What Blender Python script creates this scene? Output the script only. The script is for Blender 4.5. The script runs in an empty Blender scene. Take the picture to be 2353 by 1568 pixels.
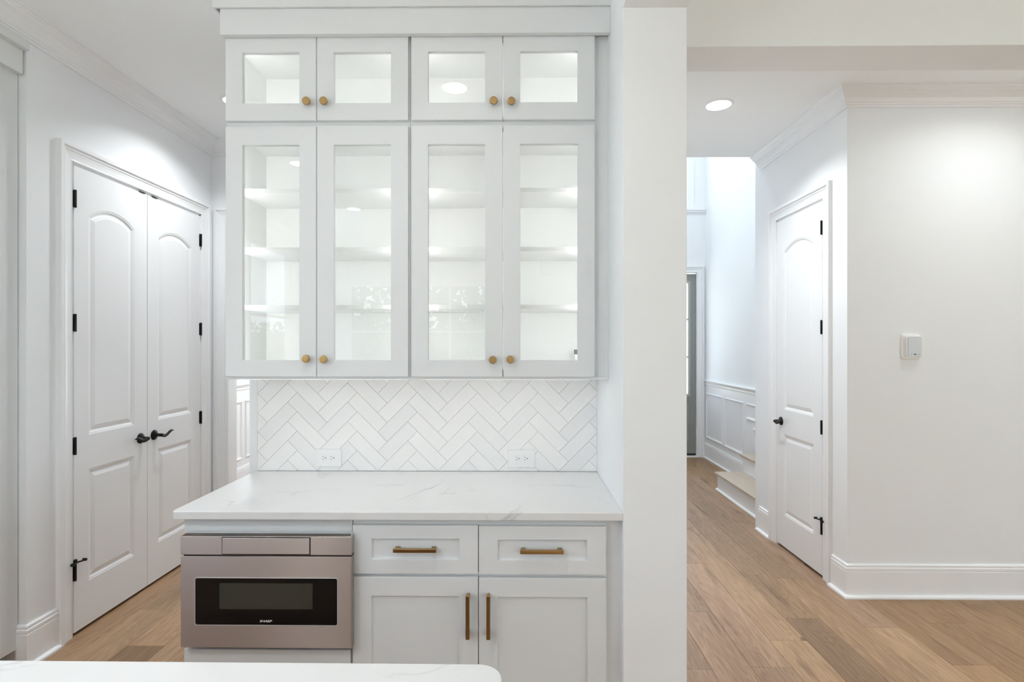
import bpy, bmesh, math, random
from mathutils import Vector
from mathutils.geometry import tessellate_polygon
PI = math.pi
sc = bpy.context.scene
COL = sc.collection
rnd = random.Random(7)

# ------------------------------------------------------------------ camera
cam_d = bpy.data.cameras.new('camera')
cam = bpy.data.objects.new('camera', cam_d); COL.objects.link(cam)
cam_d.sensor_width = 36.0
cam_d.lens = 1249.0 * 36.0 / 2353.0
cam_d.shift_y = 9.0 / 2353.0
cam_d.clip_start = 0.02
cam.location = (0, 0, 1.515)
cam.rotation_euler = (PI / 2, 0, math.atan(13.5 / 1249.0))
sc.camera = cam

# ------------------------------------------------------------------ world, exposure, render look
w = bpy.data.worlds.new('world'); sc.world = w; w.use_nodes = True
nt = w.node_tree; nt.nodes.clear()
wo = nt.nodes.new('ShaderNodeOutputWorld'); bg = nt.nodes.new('ShaderNodeBackground')
tc = nt.nodes.new('ShaderNodeTexCoord'); sx = nt.nodes.new('ShaderNodeSeparateXYZ')
cr = nt.nodes.new('ShaderNodeValToRGB')
cr.color_ramp.elements[0].position = 0.0; cr.color_ramp.elements[0].color = (0.80, 0.90, 1.0, 1)
cr.color_ramp.elements[1].position = 1.0; cr.color_ramp.elements[1].color = (0.62, 0.78, 1.0, 1)
nt.links.new(tc.outputs['Generated'], sx.inputs[0]); nt.links.new(sx.outputs['Z'], cr.inputs[0])
nt.links.new(cr.outputs[0], bg.inputs[0]); bg.inputs[1].default_value = 3.5
nt.links.new(bg.outputs[0], wo.inputs[0])
sc.view_settings.view_transform = 'Standard'; sc.view_settings.look = 'None'
sc.view_settings.gamma = 1.0; sc.view_settings.use_curve_mapping = False
sc.view_settings.exposure = 0.09
cy = sc.cycles
cy.use_denoising = True
cy.max_bounces = 16; cy.diffuse_bounces = 11; cy.glossy_bounces = 5
cy.transmission_bounces = 8; cy.transparent_max_bounces = 12
cy.caustics_reflective = False; cy.caustics_refractive = False
cy.sample_clamp_indirect = 6.0
LAMP_W = 10.5          # power of one recessed can
LAMP_COL = (0.94, 0.98, 1.0)

SUN_E = 85.0
sd = bpy.data.lights.new('sun', 'SUN'); sd.energy = SUN_E; sd.angle = math.radians(1.5); sd.color = (0.96, 0.98, 1.0)
so = bpy.data.objects.new('sun', sd); COL.objects.link(so); so.rotation_euler = (math.radians(7), math.radians(4), 0)

def portal(name, loc, rot, sx_, sy_):
    d = bpy.data.lights.new(name, 'AREA'); d.shape = 'RECTANGLE'; d.size = sx_; d.size_y = sy_
    d.cycles.is_portal = True
    o = bpy.data.objects.new(name, d); o.location = loc; o.rotation_euler = rot; COL.objects.link(o)
# openings for daylight: kitchen back windows, family room windows, foyer window, front door, dining window
portal('window_portal', (-1.65, -5.12, 1.75), (PI / 2, 0, 0), 2.7, 1.7)
portal('window_portal', (3.3, -5.12, 1.5), (PI / 2, 0, 0), 3.6, 2.4)
portal('window_portal', (6.42, -1.5, 1.5), (PI / 2, 0, PI / 2), 4.0, 2.4)
portal('window_portal', (-3.12, -1.15, 1.875), (PI / 2, 0, -PI / 2), 3.3, 1.75)  # portal of the added left-wall kitchen window
portal('window_portal', (1.45, 7.52, 4.15), (-PI / 2, 0, 0), 1.5, 1.5)
portal('window_portal', (-1.5, 7.52, 1.6), (-PI / 2, 0, 0), 1.8, 1.9)

# ------------------------------------------------------------------ materials
def mat(name, col, rough=0.5, metal=0.0, spec=0.5, emis=None, estr=0.0):
    m = bpy.data.materials.new(name); m.use_nodes = True
    p = m.node_tree.nodes['Principled BSDF']
    p.inputs['Base Color'].default_value = (*col, 1)
    p.inputs['Roughness'].default_value = rough
    p.inputs['Metallic'].default_value = metal
    p.inputs['Specular IOR Level'].default_value = spec
    if emis:
        p.inputs['Emission Color'].default_value = (*emis, 1); p.inputs['Emission Strength'].default_value = estr
    return m
def N(m, t, **kw):
    n = m.node_tree.nodes.new(t)
    for k, v in kw.items(): setattr(n, k, v)
    return n
def L(m, a, b): m.node_tree.links.new(a, b)
def P(m): return m.node_tree.nodes['Principled BSDF']
def paint_relief(m, scale=350, strength=0.04, dist=0.001):
    g = N(m, 'ShaderNodeNewGeometry'); n = N(m, 'ShaderNodeTexNoise'); n.inputs['Scale'].default_value = scale
    n.inputs['Detail'].default_value = 2
    b = N(m, 'ShaderNodeBump'); b.inputs['Strength'].default_value = strength; b.inputs['Distance'].default_value = dist
    L(m, g.outputs['Position'], n.inputs['Vector']); L(m, n.outputs[0], b.inputs['Height']); L(m, b.outputs[0], P(m).inputs['Normal'])
    return m
M_WALL = paint_relief(mat('wall_paint', (0.853, 0.871, 0.890), 0.7, spec=0.25), 220, 0.12)
M_CEIL = paint_relief(mat('ceiling_paint', (0.925, 0.946, 0.957), 0.85, spec=0.1), 220, 0.1)
M_TRIM = mat('trim_paint', (0.870, 0.880, 0.895), 0.32, spec=0.45)
M_DOOR = mat('door_paint', (0.85, 0.86, 0.872), 0.38, spec=0.4)
M_CAB = mat('cabinet_paint', (0.735, 0.75, 0.758), 0.36, spec=0.4)
M_CABIN = mat('cabinet_interior', (0.90, 0.905, 0.90), 0.45, spec=0.3)
M_BLACK = mat('black_bronze', (0.012, 0.012, 0.013), 0.35, 0.6)
M_BLKPLASTIC = mat('black_plastic', (0.01, 0.01, 0.01), 0.4)
M_BRASS = mat('antique_brass', (0.40, 0.26, 0.115), 0.34, 1.0)
M_PLASTIC = mat('white_plastic', (0.86, 0.86, 0.86), 0.3)
M_GREYPL = mat('grey_plastic', (0.62, 0.64, 0.67), 0.3)
M_DARKGREY = mat('dark_grey', (0.10, 0.10, 0.10), 0.5)
M_SLOT = mat('slot_shadow', (0.02, 0.02, 0.02), 0.8)
M_FRONT = mat('front_door_paint', (0.27, 0.28, 0.26), 0.4)
M_LENS = mat('lamp_lens', (1, 1, 1), 0.5, emis=(1.0, 0.97, 0.93), estr=14.0)
M_LED = mat('led_strip', (1, 1, 1), 0.5, emis=(1.0, 0.985, 0.975), estr=30.0)
M_UCL = mat('under_cabinet_led', (1, 1, 1), 0.5, emis=(1.0, 0.97, 0.93), estr=11.5)
M_SUB = mat('subfloor', (0.10, 0.07, 0.045), 0.9)
M_GROUT = mat('grout', (0.77, 0.77, 0.77), 0.9)
M_PATIO = mat('patio_concrete', (0.60, 0.60, 0.61), 0.9)
M_LAWN = mat('lawn', (0.10, 0.105, 0.08), 0.9)
M_LEAF = mat('leaf', (0.05, 0.075, 0.03), 0.6)
M_BARK = mat('bark', (0.12, 0.085, 0.06), 0.9)
M_LOGO = mat('logo_print', (0.75, 0.75, 0.75), 0.4)
M_BGLASS = mat('black_glass', (0.006, 0.006, 0.006), 0.04, spec=0.6)
M_SCREEN = mat('oven_window_mesh', (0.045, 0.045, 0.036), 0.08, spec=0.6)

def glass(name, f0=0.05):
    m = bpy.data.materials.new(name); m.use_nodes = True; t = m.node_tree; t.nodes.clear()
    o = t.nodes.new('ShaderNodeOutputMaterial'); mx = t.nodes.new('ShaderNodeMixShader')
    tr = t.nodes.new('ShaderNodeBsdfTransparent'); gl = t.nodes.new('ShaderNodeBsdfGlossy'); gl.inputs['Roughness'].default_value = 0.0
    tr.inputs[0].default_value = (0.985, 0.99, 0.985, 1)
    fr = t.nodes.new('ShaderNodeFresnel'); ge = t.nodes.new('ShaderNodeNewGeometry'); ir = t.nodes.new('ShaderNodeMapRange')
    ir.inputs[3].default_value = 1.5; ir.inputs[4].default_value = 1 / 1.5; t.links.new(ge.outputs['Backfacing'], ir.inputs[0]); t.links.new(ir.outputs[0], fr.inputs[0])
    t.links.new(fr.outputs[0], mx.inputs[0]); t.links.new(tr.outputs[0], mx.inputs[1]); t.links.new(gl.outputs[0], mx.inputs[2])
    t.links.new(mx.outputs[0], o.inputs[0]); return m
M_GLASS = glass('clear_glass')

def wood(name, dark, light, use_obj=True, rough=0.42, knots=True, axis='Y'):
    m = mat(name, light, rough, spec=0.35)
    g = N(m, 'ShaderNodeNewGeometry'); oi = N(m, 'ShaderNodeObjectInfo')
    off = N(m, 'ShaderNodeVectorMath', operation='SCALE'); cmb = N(m, 'ShaderNodeCombineXYZ')
    for i in range(3): L(m, oi.outputs['Random'], cmb.inputs[i])
    L(m, cmb.outputs[0], off.inputs[0]); off.inputs['Scale'].default_value = 57.0
    add = N(m, 'ShaderNodeVectorMath', operation='ADD'); L(m, g.outputs['Position'], add.inputs[0]); L(m, off.outputs[0], add.inputs[1])
    st = N(m, 'ShaderNodeVectorMath', operation='MULTIPLY'); L(m, add.outputs[0], st.inputs[0])
    st.inputs[1].default_value = (1, 0.10, 1) if axis == 'Y' else (0.10, 1, 1)
    n1 = N(m, 'ShaderNodeTexNoise'); n1.inputs['Scale'].default_value = 9; n1.inputs['Detail'].default_value = 3; n1.inputs['Distortion'].default_value = 0.4
    L(m, st.outputs[0], n1.inputs['Vector'])
    mul = N(m, 'ShaderNodeMath', operation='MULTIPLY'); mul.inputs[1].default_value = 42.0; L(m, n1.outputs[0], mul.inputs[0])
    fr = N(m, 'ShaderNodeMath', operation='PINGPONG'); fr.inputs[1].default_value = 1.0; L(m, mul.outputs[0], fr.inputs[0])
    n2 = N(m, 'ShaderNodeTexNoise'); n2.inputs['Scale'].default_value = 70; n2.inputs['Detail'].default_value = 4
    st2 = N(m, 'ShaderNodeVectorMath', operation='MULTIPLY'); L(m, add.outputs[0], st2.inputs[0])
    st2.inputs[1].default_value = (1.6, 0.05, 1) if axis == 'Y' else (0.05, 1.6, 1)
    L(m, st2.outputs[0], n2.inputs['Vector'])
    n3 = N(m, 'ShaderNodeTexNoise'); n3.inputs['Scale'].default_value = 4.0; n3.inputs['Detail'].default_value = 2; L(m, st.outputs[0], n3.inputs['Vector'])
    a1 = N(m, 'ShaderNodeMath', operation='MULTIPLY_ADD'); L(m, fr.outputs[0], a1.inputs[0]); a1.inputs[1].default_value = 0.26; L(m, n2.outputs[0], a1.inputs[2])
    a2 = N(m, 'ShaderNodeMath', operation='MULTIPLY_ADD'); L(m, n3.outputs[0], a2.inputs[0]); a2.inputs[1].default_value = 0.9; L(m, a1.outputs[0], a2.inputs[2])
    ramp = N(m, 'ShaderNodeValToRGB'); ramp.color_ramp.elements[0].position = 0.62; ramp.color_ramp.elements[1].position = 1.30 if False else 1.0
    sc_ = N(m, 'ShaderNodeMapRange'); sc_.inputs[1].default_value = 0.65; sc_.inputs[2].default_value = 1.35; L(m, a2.outputs[0], sc_.inputs[0])
    ramp.color_ramp.elements[0].position = 0.0; ramp.color_ramp.elements[0].color = (*dark, 1); ramp.color_ramp.elements[1].color = (*light, 1)
    L(m, sc_.outputs[0], ramp.inputs[0]); last = ramp.outputs[0]
    if knots:
        vo = N(m, 'ShaderNodeTexVoronoi', voronoi_dimensions='2D'); vo.inputs['Scale'].default_value = 2.8
        st3 = N(m, 'ShaderNodeVectorMath', operation='MULTIPLY'); L(m, add.outputs[0], st3.inputs[0]); st3.inputs[1].default_value = (1, 0.42, 0.0)
        L(m, st3.outputs[0], vo.inputs['Vector'])
        sep = N(m, 'ShaderNodeSeparateColor'); L(m, vo.outputs['Color'], sep.inputs[0])
        rad = N(m, 'ShaderNodeMath', operation='MULTIPLY'); L(m, sep.outputs[0], rad.inputs[0]); rad.inputs[1].default_value = 0.055
        df = N(m, 'ShaderNodeMath', operation='LESS_THAN'); L(m, vo.outputs['Distance'], df.inputs[0]); L(m, rad.outputs[0], df.inputs[1])
        gate = N(m, 'ShaderNodeMath', operation='GREATER_THAN'); L(m, sep.outputs[1], gate.inputs[0]); gate.inputs[1].default_value = 0.66
        kk = N(m, 'ShaderNodeMath', operation='MULTIPLY'); L(m, df.outputs[0], kk.inputs[0]); L(m, gate.outputs[0], kk.inputs[1])
        k2 = N(m, 'ShaderNodeMath', operation='MULTIPLY'); L(m, kk.outputs[0], k2.inputs[0]); k2.inputs[1].default_value = 0.62
        mk = N(m, 'ShaderNodeMix', data_type='RGBA'); L(m, k2.outputs[0], mk.inputs[0]); L(m, last, mk.inputs[6]); mk.inputs[7].default_value = (0.06, 0.035, 0.02, 1); last = mk.outputs[2]
    n4 = N(m, 'ShaderNodeTexNoise'); n4.inputs['Scale'].default_value = 3.0; n4.inputs['Detail'].default_value = 3; n4.inputs['Distortion'].default_value = .6
    st4 = N(m, 'ShaderNodeVectorMath', operation='MULTIPLY'); L(m, add.outputs[0], st4.inputs[0]); st4.inputs[1].default_value = (5.5, 0.75, 1) if axis == 'Y' else (0.75, 5.5, 1)
    L(m, st4.outputs[0], n4.inputs['Vector'])
    mr4 = N(m, 'ShaderNodeMapRange'); mr4.inputs[1].default_value = .60; mr4.inputs[2].default_value = .74; mr4.inputs[4].default_value = .65 if knots else .12; L(m, n4.outputs[0], mr4.inputs[0])
    mk4 = N(m, 'ShaderNodeMix', data_type='RGBA'); L(m, mr4.outputs[0], mk4.inputs[0]); L(m, last, mk4.inputs[6]); mk4.inputs[7].default_value = (dark[0] * .55, dark[1] * .5, dark[2] * .5, 1); last = mk4.outputs[2]
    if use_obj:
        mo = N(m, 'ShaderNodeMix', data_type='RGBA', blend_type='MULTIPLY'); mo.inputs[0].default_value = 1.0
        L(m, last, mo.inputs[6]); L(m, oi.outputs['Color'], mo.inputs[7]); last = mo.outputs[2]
    L(m, last, P(m).inputs['Base Color'])
    b = N(m, 'ShaderNodeBump'); b.inputs['Strength'].default_value = 0.12; b.inputs['Distance'].default_value = 0.001
    L(m, n2.outputs[0], b.inputs['Height']); L(m, b.outputs[0], P(m).inputs['Normal'])
    return m
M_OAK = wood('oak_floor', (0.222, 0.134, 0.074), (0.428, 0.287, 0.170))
M_STAIR = wood('stair_oak', (0.47, 0.385, 0.295), (0.58, 0.50, 0.40), use_obj=False, knots=False)
M_ISLE = wood('island_oak', (0.26, 0.15, 0.09), (0.36, 0.22, 0.14), use_obj=False, knots=False)

def quartz():
    m = mat('quartz', (0.80, 0.80, 0.80), 0.2, spec=0.4)
    g = N(m, 'ShaderNodeNewGeometry')
    n = N(m, 'ShaderNodeTexNoise'); n.inputs['Scale'].default_value = 1.9; n.inputs['Detail'].default_value = 7; n.inputs['Distortion'].default_value = 1.3
    L(m, g.outputs['Position'], n.inputs['Vector'])
    s = N(m, 'ShaderNodeMath', operation='SUBTRACT'); L(m, n.outputs[0], s.inputs[0]); s.inputs[1].default_value = 0.5
    a = N(m, 'ShaderNodeMath', operation='ABSOLUTE'); L(m, s.outputs[0], a.inputs[0])
    mr = N(m, 'ShaderNodeMapRange'); mr.inputs[1].default_value = 0.0; mr.inputs[2].default_value = 0.012; mr.inputs[3].default_value = 1.0; mr.inputs[4].default_value = 0.0
    L(m, a.outputs[0], mr.inputs[0])
    n2 = N(m, 'ShaderNodeTexNoise'); n2.inputs['Scale'].default_value = 3.3; n2.inputs['Detail'].default_value = 2; L(m, g.outputs['Position'], n2.inputs['Vector'])
    mr2 = N(m, 'ShaderNodeMapRange'); mr2.inputs[1].default_value = 0.5; mr2.inputs[2].default_value = 0.72; L(m, n2.outputs[0], mr2.inputs[0])
    mu = N(m, 'ShaderNodeMath', operation='MULTIPLY'); L(m, mr.outputs[0], mu.inputs[0]); L(m, mr2.outputs[0], mu.inputs[1])
    mu2 = N(m, 'ShaderNodeMath', operation='MULTIPLY'); L(m, mu.outputs[0], mu2.inputs[0]); mu2.inputs[1].default_value = 0.55
    mx = N(m, 'ShaderNodeMix', data_type='RGBA'); L(m, mu2.outputs[0], mx.inputs[0]); mx.inputs[6].default_value = (0.735, 0.735, 0.735, 1); mx.inputs[7].default_value = (0.36, 0.35, 0.34, 1)
    L(m, mx.outputs[2], P(m).inputs['Base Color']); return m
M_QUARTZ = quartz()

def tile_mat():
    m = mat('marble_tile', (0.8, 0.8, 0.79), 0.28, spec=0.45)
    oi = N(m, 'ShaderNodeObjectInfo'); g = N(m, 'ShaderNodeNewGeometry')
    cmb = N(m, 'ShaderNodeVectorMath', operation='ADD'); L(m, g.outputs['Position'], cmb.inputs[0])
    k = N(m, 'ShaderNodeMath', operation='MULTIPLY'); k.inputs[1].default_value = 31.0; L(m, oi.outputs['Random'], k.inputs[0]); L(m, k.outputs[0], cmb.inputs[1])
    n = N(m, 'ShaderNodeTexNoise'); n.inputs['Scale'].default_value = 9; n.inputs['Detail'].default_value = 5; n.inputs['Distortion'].default_value = 0.8; L(m, cmb.outputs[0], n.inputs['Vector'])
    s = N(m, 'ShaderNodeMath', operation='MULTIPLY_ADD'); L(m, n.outputs[0], s.inputs[0]); s.inputs[1].default_value = 0.45; L(m, oi.outputs['Random'], s.inputs[2])
    r = N(m, 'ShaderNodeValToRGB'); r.color_ramp.elements[0].position = 0.1; r.color_ramp.elements[0].color = (0.83, 0.83, 0.835, 1)
    r.color_ramp.elements[1].position = 1.0; r.color_ramp.elements[1].color = (0.885, 0.885, 0.875, 1)
    L(m, s.outputs[0], r.inputs[0]); L(m, r.outputs[0], P(m).inputs['Base Color']); return m
M_TILE = tile_mat()

def steel():
    m = mat('brushed_steel', (0.59, 0.525, 0.495), 0.30, 1.0)
    p = P(m); p.inputs['Anisotropic'].default_value = 0.98; p.inputs['Anisotropic Rotation'].default_value = 0.25
    t = N(m, 'ShaderNodeTangent', direction_type='RADIAL', axis='Z'); L(m, t.outputs[0], p.inputs['Tangent'])
    g = N(m, 'ShaderNodeNewGeometry'); v = N(m, 'ShaderNodeVectorMath', operation='MULTIPLY'); v.inputs[1].default_value = (1.5, 1, 160)
    n = N(m, 'ShaderNodeTexNoise'); n.inputs['Scale'].default_value = 8; n.inputs['Detail'].default_value = 3
    L(m, g.outputs['Position'], v.inputs[0]); L(m, v.outputs[0], n.inputs['Vector'])
    mr = N(m, 'ShaderNodeMapRange'); mr.inputs[3].default_value = 0.31; mr.inputs[4].default_value = 0.36; L(m, n.outputs[0], mr.inputs[0]); L(m, mr.outputs[0], p.inputs['Roughness'])
    return m
M_STEEL = steel()
M_STEELB = mat('polished_steel_edge', (0.75, 0.75, 0.75), 0.15, 1.0)

# ------------------------------------------------------------------ geometry helpers
ident = lambda x, y, z: (x, y, z)
class G:
    """collects geometry for ONE mesh object"""
    def __init__(s, M=ident): s.bm = bmesh.new(); s.M = M
    def v(s, x, y, z): return s.bm.verts.new(s.M(x, y, z))
    def f(s, vs):
        try: return s.bm.faces.new(vs)
        except ValueError: return None
    def box(s, x0, x1, y0, y1, z0, z1, bev=0.0, seg=2):
        if x0 > x1: x0, x1 = x1, x0
        if y0 > y1: y0, y1 = y1, y0
        if z0 > z1: z0, z1 = z1, z0
        vs = [s.v(x, y, z) for z in (z0, z1) for y in (y0, y1) for x in (x0, x1)]
        fs = [s.f([vs[i] for i in q]) for q in ((0, 2, 3, 1), (4, 5, 7, 6), (0, 1, 5, 4), (2, 6, 7, 3), (0, 4, 6, 2), (1, 3, 7, 5))]
        if bev > 0:
            es = list({e for f_ in fs for e in f_.edges})
            bmesh.ops.bevel(s.bm, geom=es, offset=bev, segments=seg, affect='EDGES', profile=0.5)
        return s
    def loops(s, loops, cap0=False, cap1=False, close=True):
        rows = [[s.v(*p) for p in lp] for lp in loops]
        n = len(rows[0])
        for a, b in zip(rows, rows[1:]):
            for i in range(n if close else n - 1):
                j = (i + 1) % n; s.f([a[i], a[j], b[j], b[i]])
        if cap0: s.f(rows[0])
        if cap1: s.f(rows[-1])
        return rows
    def tube(s, pts, r, n=10, flat=None, caps=True):
        """pts: 3D points; r: radius or list; flat: (scale across)"""
        pts = [Vector(p) for p in pts]; rows = []
        for i, p in enumerate(pts):
            d = (pts[min(i + 1, len(pts) - 1)] - pts[max(i - 1, 0)]).normalized()
            up = Vector((0, 0, 1)) if abs(d.z) < 0.95 else Vector((0, 1, 0))
            a = d.cross(up).normalized(); b = a.cross(d).normalized()
            rr = r[i] if isinstance(r, (list, tuple)) else r
            fa, fb = (flat[i] if isinstance(flat, list) else flat) if flat else (1, 1)
            rows.append([tuple(p + a * math.cos(2 * PI * k / n) * rr * fa + b * math.sin(2 * PI * k / n) * rr * fb) for k in range(n)])
        s.loops(rows, caps, caps); return s
    def lathe(s, prof, c, axis='z', n=24, cap=True):
        """prof: [(r, h)]; around axis through c"""
        rows = []
        for r, h in prof:
            row = []
            for k in range(n):
                a = 2 * PI * k / n; x, y = r * math.cos(a), r * math.sin(a)
                row.append({'z': (c[0] + x, c[1] + y, c[2] + h), 'y': (c[0] + x, c[1] + h, c[2] + y), 'x': (c[0] + h, c[1] + x, c[2] + y)}[axis])
            rows.append(row)
        s.loops(rows, cap, cap); return s
    def poly(s, outline, holes, to3):
        """flat face with holes; returns vertex rows"""
        ls = [outline] + holes
        tri = tessellate_polygon([[Vector((p[0], p[1], 0)) for p in l] for l in ls])
        rows = [[s.v(*to3(p)) for p in l] for l in ls]; flat = [v for r in rows for v in r]
        for t in tri: s.f([flat[i] for i in t])
        return rows
    def obj(s, name, m, parent=None, smooth=False, shade_angle=None, **tags):
        bm = s.bm
        bmesh.ops.recalc_face_normals(bm, faces=bm.faces[:])
        vs = bm.verts
        lo = [min(v.co[i] for v in vs) for i in range(3)]; hi = [max(v.co[i] for v in vs) for i in range(3)]
        c = Vector(((lo[0] + hi[0]) / 2, (lo[1] + hi[1]) / 2, lo[2]))
        bmesh.ops.translate(bm, verts=bm.verts[:], vec=-c)
        me = bpy.data.meshes.new(name); bm.to_mesh(me); bm.free()
        me.materials.append(m)
        if smooth:
            for p in me.polygons: p.use_smooth = True
            if shade_angle is not None: me.set_sharp_from_angle(angle=math.radians(shade_angle))
        o = bpy.data.objects.new(name, me); COL.objects.link(o)
        if parent: o.parent = parent; o.location = c - wloc(parent)
        else: o.location = c
        for k, v in tags.items(): o[k] = v
        return o
def wloc(o):
    p = Vector(o.location)
    while o.parent: o = o.parent; p += o.location
    return p
def empty(name, loc, parent=None, **tags):
    o = bpy.data.objects.new(name, None); COL.objects.link(o); o.empty_display_size = 0.05
    o.location = Vector(loc) - (wloc(parent) if parent else Vector())
    if parent: o.parent = parent
    for k, v in tags.items(): o[k] = v
    return o
def thing(name, loc, label, cat, group=None):
    o = empty(name, loc, label=label, category=cat)
    if group: o['group'] = group
    return o
def st(name, loc, label): return empty(name, loc, label=label, kind='structure')
def dup(o, delta, parent=None):
    c = o.copy(); COL.objects.link(c)
    if parent is not None: c.parent = parent; c.location = (wloc(o) + Vector(delta)) - wloc(parent)
    else: c.location = Vector(o.location) + Vector(delta)
    for ch in o.children:
        d = ch.copy(); COL.objects.link(d); d.parent = c
        for g2 in ch.children:
            e = g2.copy(); COL.objects.link(e); e.parent = d
    return c
def sweep(path, prof, M, side=1, closed=False, g=None):
    """profile (a across, b) swept along an in-plane path with mitred corners"""
    g = g or G(); n = len(path); rows = []
    for i in range(n):
        p = Vector(path[i]); ds = []
        if closed or i > 0: ds.append((p - Vector(path[i - 1])).normalized())
        if closed or i < n - 1: ds.append((Vector(path[(i + 1) % n]) - p).normalized())
        ns = [Vector((-d.y, d.x)) * side for d in ds]
        m = ns[0] if len(ns) == 1 else (ns[0] + ns[1]) / (1 + ns[0].dot(ns[1]))
        rows.append([M(p.x + m.x * a, p.y + m.y * a, b) for a, b in prof])
    if closed: rows.append(rows[0])
    k = len(prof); V = [[g.v(*q) for q in r] for r in rows[:(n if closed else None)]]
    if closed: V.append(V[0])
    for A, B in zip(V, V[1:]):
        for i in range(k):
            j = (i + 1) % k; g.f([A[i], A[j], B[j], B[i]])
    if not closed: g.f(V[0]); g.f(V[-1])
    return g

CEIL = 3.048
CROWN = [(0, -.108), (.011, -.108), (.013, -.096), (.019, -.094), (.021, -.086), (.027, -.082), (.036, -.062), (.052, -.043), (.070, -.030), (.072, -.022), (.078, -.018), (.082, -.010), (.090, -.008), (.090, 0), (0, 0)]
BASE = [(0, 0), (.015, 0), (.015, .155), (.012, .158), (.015, .162), (.015, .176), (.0105, .181), (.0105, .187), (.012, .190), (.010, .196), (.004, .200), (0, .200)]
SHOE = [(.0, .0), (.019, 0), (.019, .008), (.016, .014), (.010, .018), (.0, .020)]
CASING = [(0, 0), (0, .011), (.004, .014), (.008, .011), (.013, .010), (.034, .012), (.050, .016), (.054, .020), (.060, .020), (.063, .016), (.067, .020), (.070, .028), (.088, .028), (.090, .026), (.090, 0)]

# ------------------------------------------------------------------ setting: walls, ceilings, beams
def wallbox(name, label, boxes, m=None, bev=0.0):
    g = G()
    for b in boxes: g.box(*b, bev=bev)
    o = g.obj(name, m or M_WALL); o['label'] = label; o['kind'] = 'structure'; return o
# left wall with opening for the double door (Y 2.79..3.915)
WLX = -2.31
DL0, DL1, DTOP = 2.785, 3.925, 2.462
wallbox('wall_left', 'off-white painted wall around the white double closet doors', [
    (WLX - .12, WLX, 2.530, DL0, 0, CEIL), (WLX - .12, WLX, DL1, 4.08, 0, CEIL), (WLX - .12, WLX, DL0, DL1, DTOP, CEIL)])
wallbox('wall_closet', 'closet walls behind the left double doors', [(-3.1, WLX - .12, 2.53, 2.65, 0, CEIL), (-3.1, WLX - .12, 4.0, 4.08, 0, CEIL), (-3.2, -3.1, 2.53, 4.08, 0, CEIL)])
wallbox('wall_far_left', 'wall with a cased opening at the end of the left aisle', [
    (-3.2, -2.20, 4.08, 4.20, 0, CEIL), (-2.20, -1.15, 4.08, 4.20, 2.46, CEIL), (-1.15, 0.484, 4.08, 4.20, 0, CEIL)])
wallbox('wall_bar', 'short wall behind the bar cabinets, its plain left end showing beside the tiles', [(-1.285, 0.376, 2.590, 2.71, 0, CEIL)])
wallbox('wall_column', 'white drywall column at the right end of the bar', [(0.376, 0.604, 1.948, 2.71, 0, CEIL)], bev=0.003)
wallbox('trim_1', 'dropped beam running from the column towards the camera', [(0.376, 0.604, -5.0, 1.949, 2.721, CEIL)])
wallbox('trim_2', 'dropped drywall beam crossing above the entrance to the hall', [(0.604, 6.4, 2.205, 2.406, 2.721, CEIL)])
# hall block on the right: door wall X=1.98 and corner wall Y=3.29
HX, HY0, HY1 = 1.98, 3.290, 4.454
DR0, DR1 = 3.535, 4.170
wallbox('wall_hall_right', 'pale hall wall holding the narrow closet door', [
    (HX, HX + .12, HY0, DR0, 0, CEIL), (HX, HX + .12, DR1, HY1, 0, CEIL), (HX, HX + .12, DR0, DR1, DTOP, CEIL)])
wallbox('wall_right', 'broad pale grey wall carrying the thermostat', [(HX + .12, 6.4, HY0 , HY0 + .12, 0, CEIL)] )
wallbox('wall_closet_right', 'closet walls behind the narrow door', [(HX + .8, HX + .9, HY0 + .12, HY1, 0, CEIL), (HX, 6.4, HY1 - .0, HY1 + .10, 0, 5.6)])
wallbox('wall_hall_left', 'hall wall hidden behind the column', [(0.484, 0.604, 2.71, 7.51, 0, 5.6)])
wallbox('wall_foyer_right', 'bright two-storey foyer wall above the wainscot', [(2.53, 2.65, 5.735, 7.4, 0, 5.6), (2.65, 4.2, 5.735, 5.85, 0, 5.6), (4.2, 4.3, 4.55, 5.85, 0, 5.6)])
FY = 7.36
wallbox('wall_foyer_front', 'front wall of the foyer around the grey door and high window', [
    (0.604, 1.48, FY, FY + .15, 0, 2.50), (2.425, 2.53, FY, FY + .15, 0, 2.50), (0.604, 2.53, FY, FY + .15, 2.50, 3.36),
    (0.604, 0.70, FY, FY + .15, 3.36, 5.6), (2.28, 2.53, FY, FY + .15, 3.36, 5.6), (0.70, 2.28, FY, FY + .15, 5.0, 5.6)])
wallbox('wall_foyer_upper', 'upper foyer wall over the hall ceiling edge', [(0.604, 1.98, HY1, HY1 + .1, CEIL + .12, 5.6)])
wallbox('wall_dining_left', 'dining room wall seen through the cased opening', [(-3.12, -3.0, 4.20, 7.4, 0, CEIL)])
wallbox('wall_dining_front', 'front wall of the dining room around its window', [
    (-3.0, -2.4, FY, FY + .15, 0, CEIL), (-0.6, 0.484, FY, FY + .15, 0, CEIL), (-2.4, -0.6, FY, FY + .15, 0, .6), (-2.4, -0.6, FY, FY + .15, 2.55, CEIL)])
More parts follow.
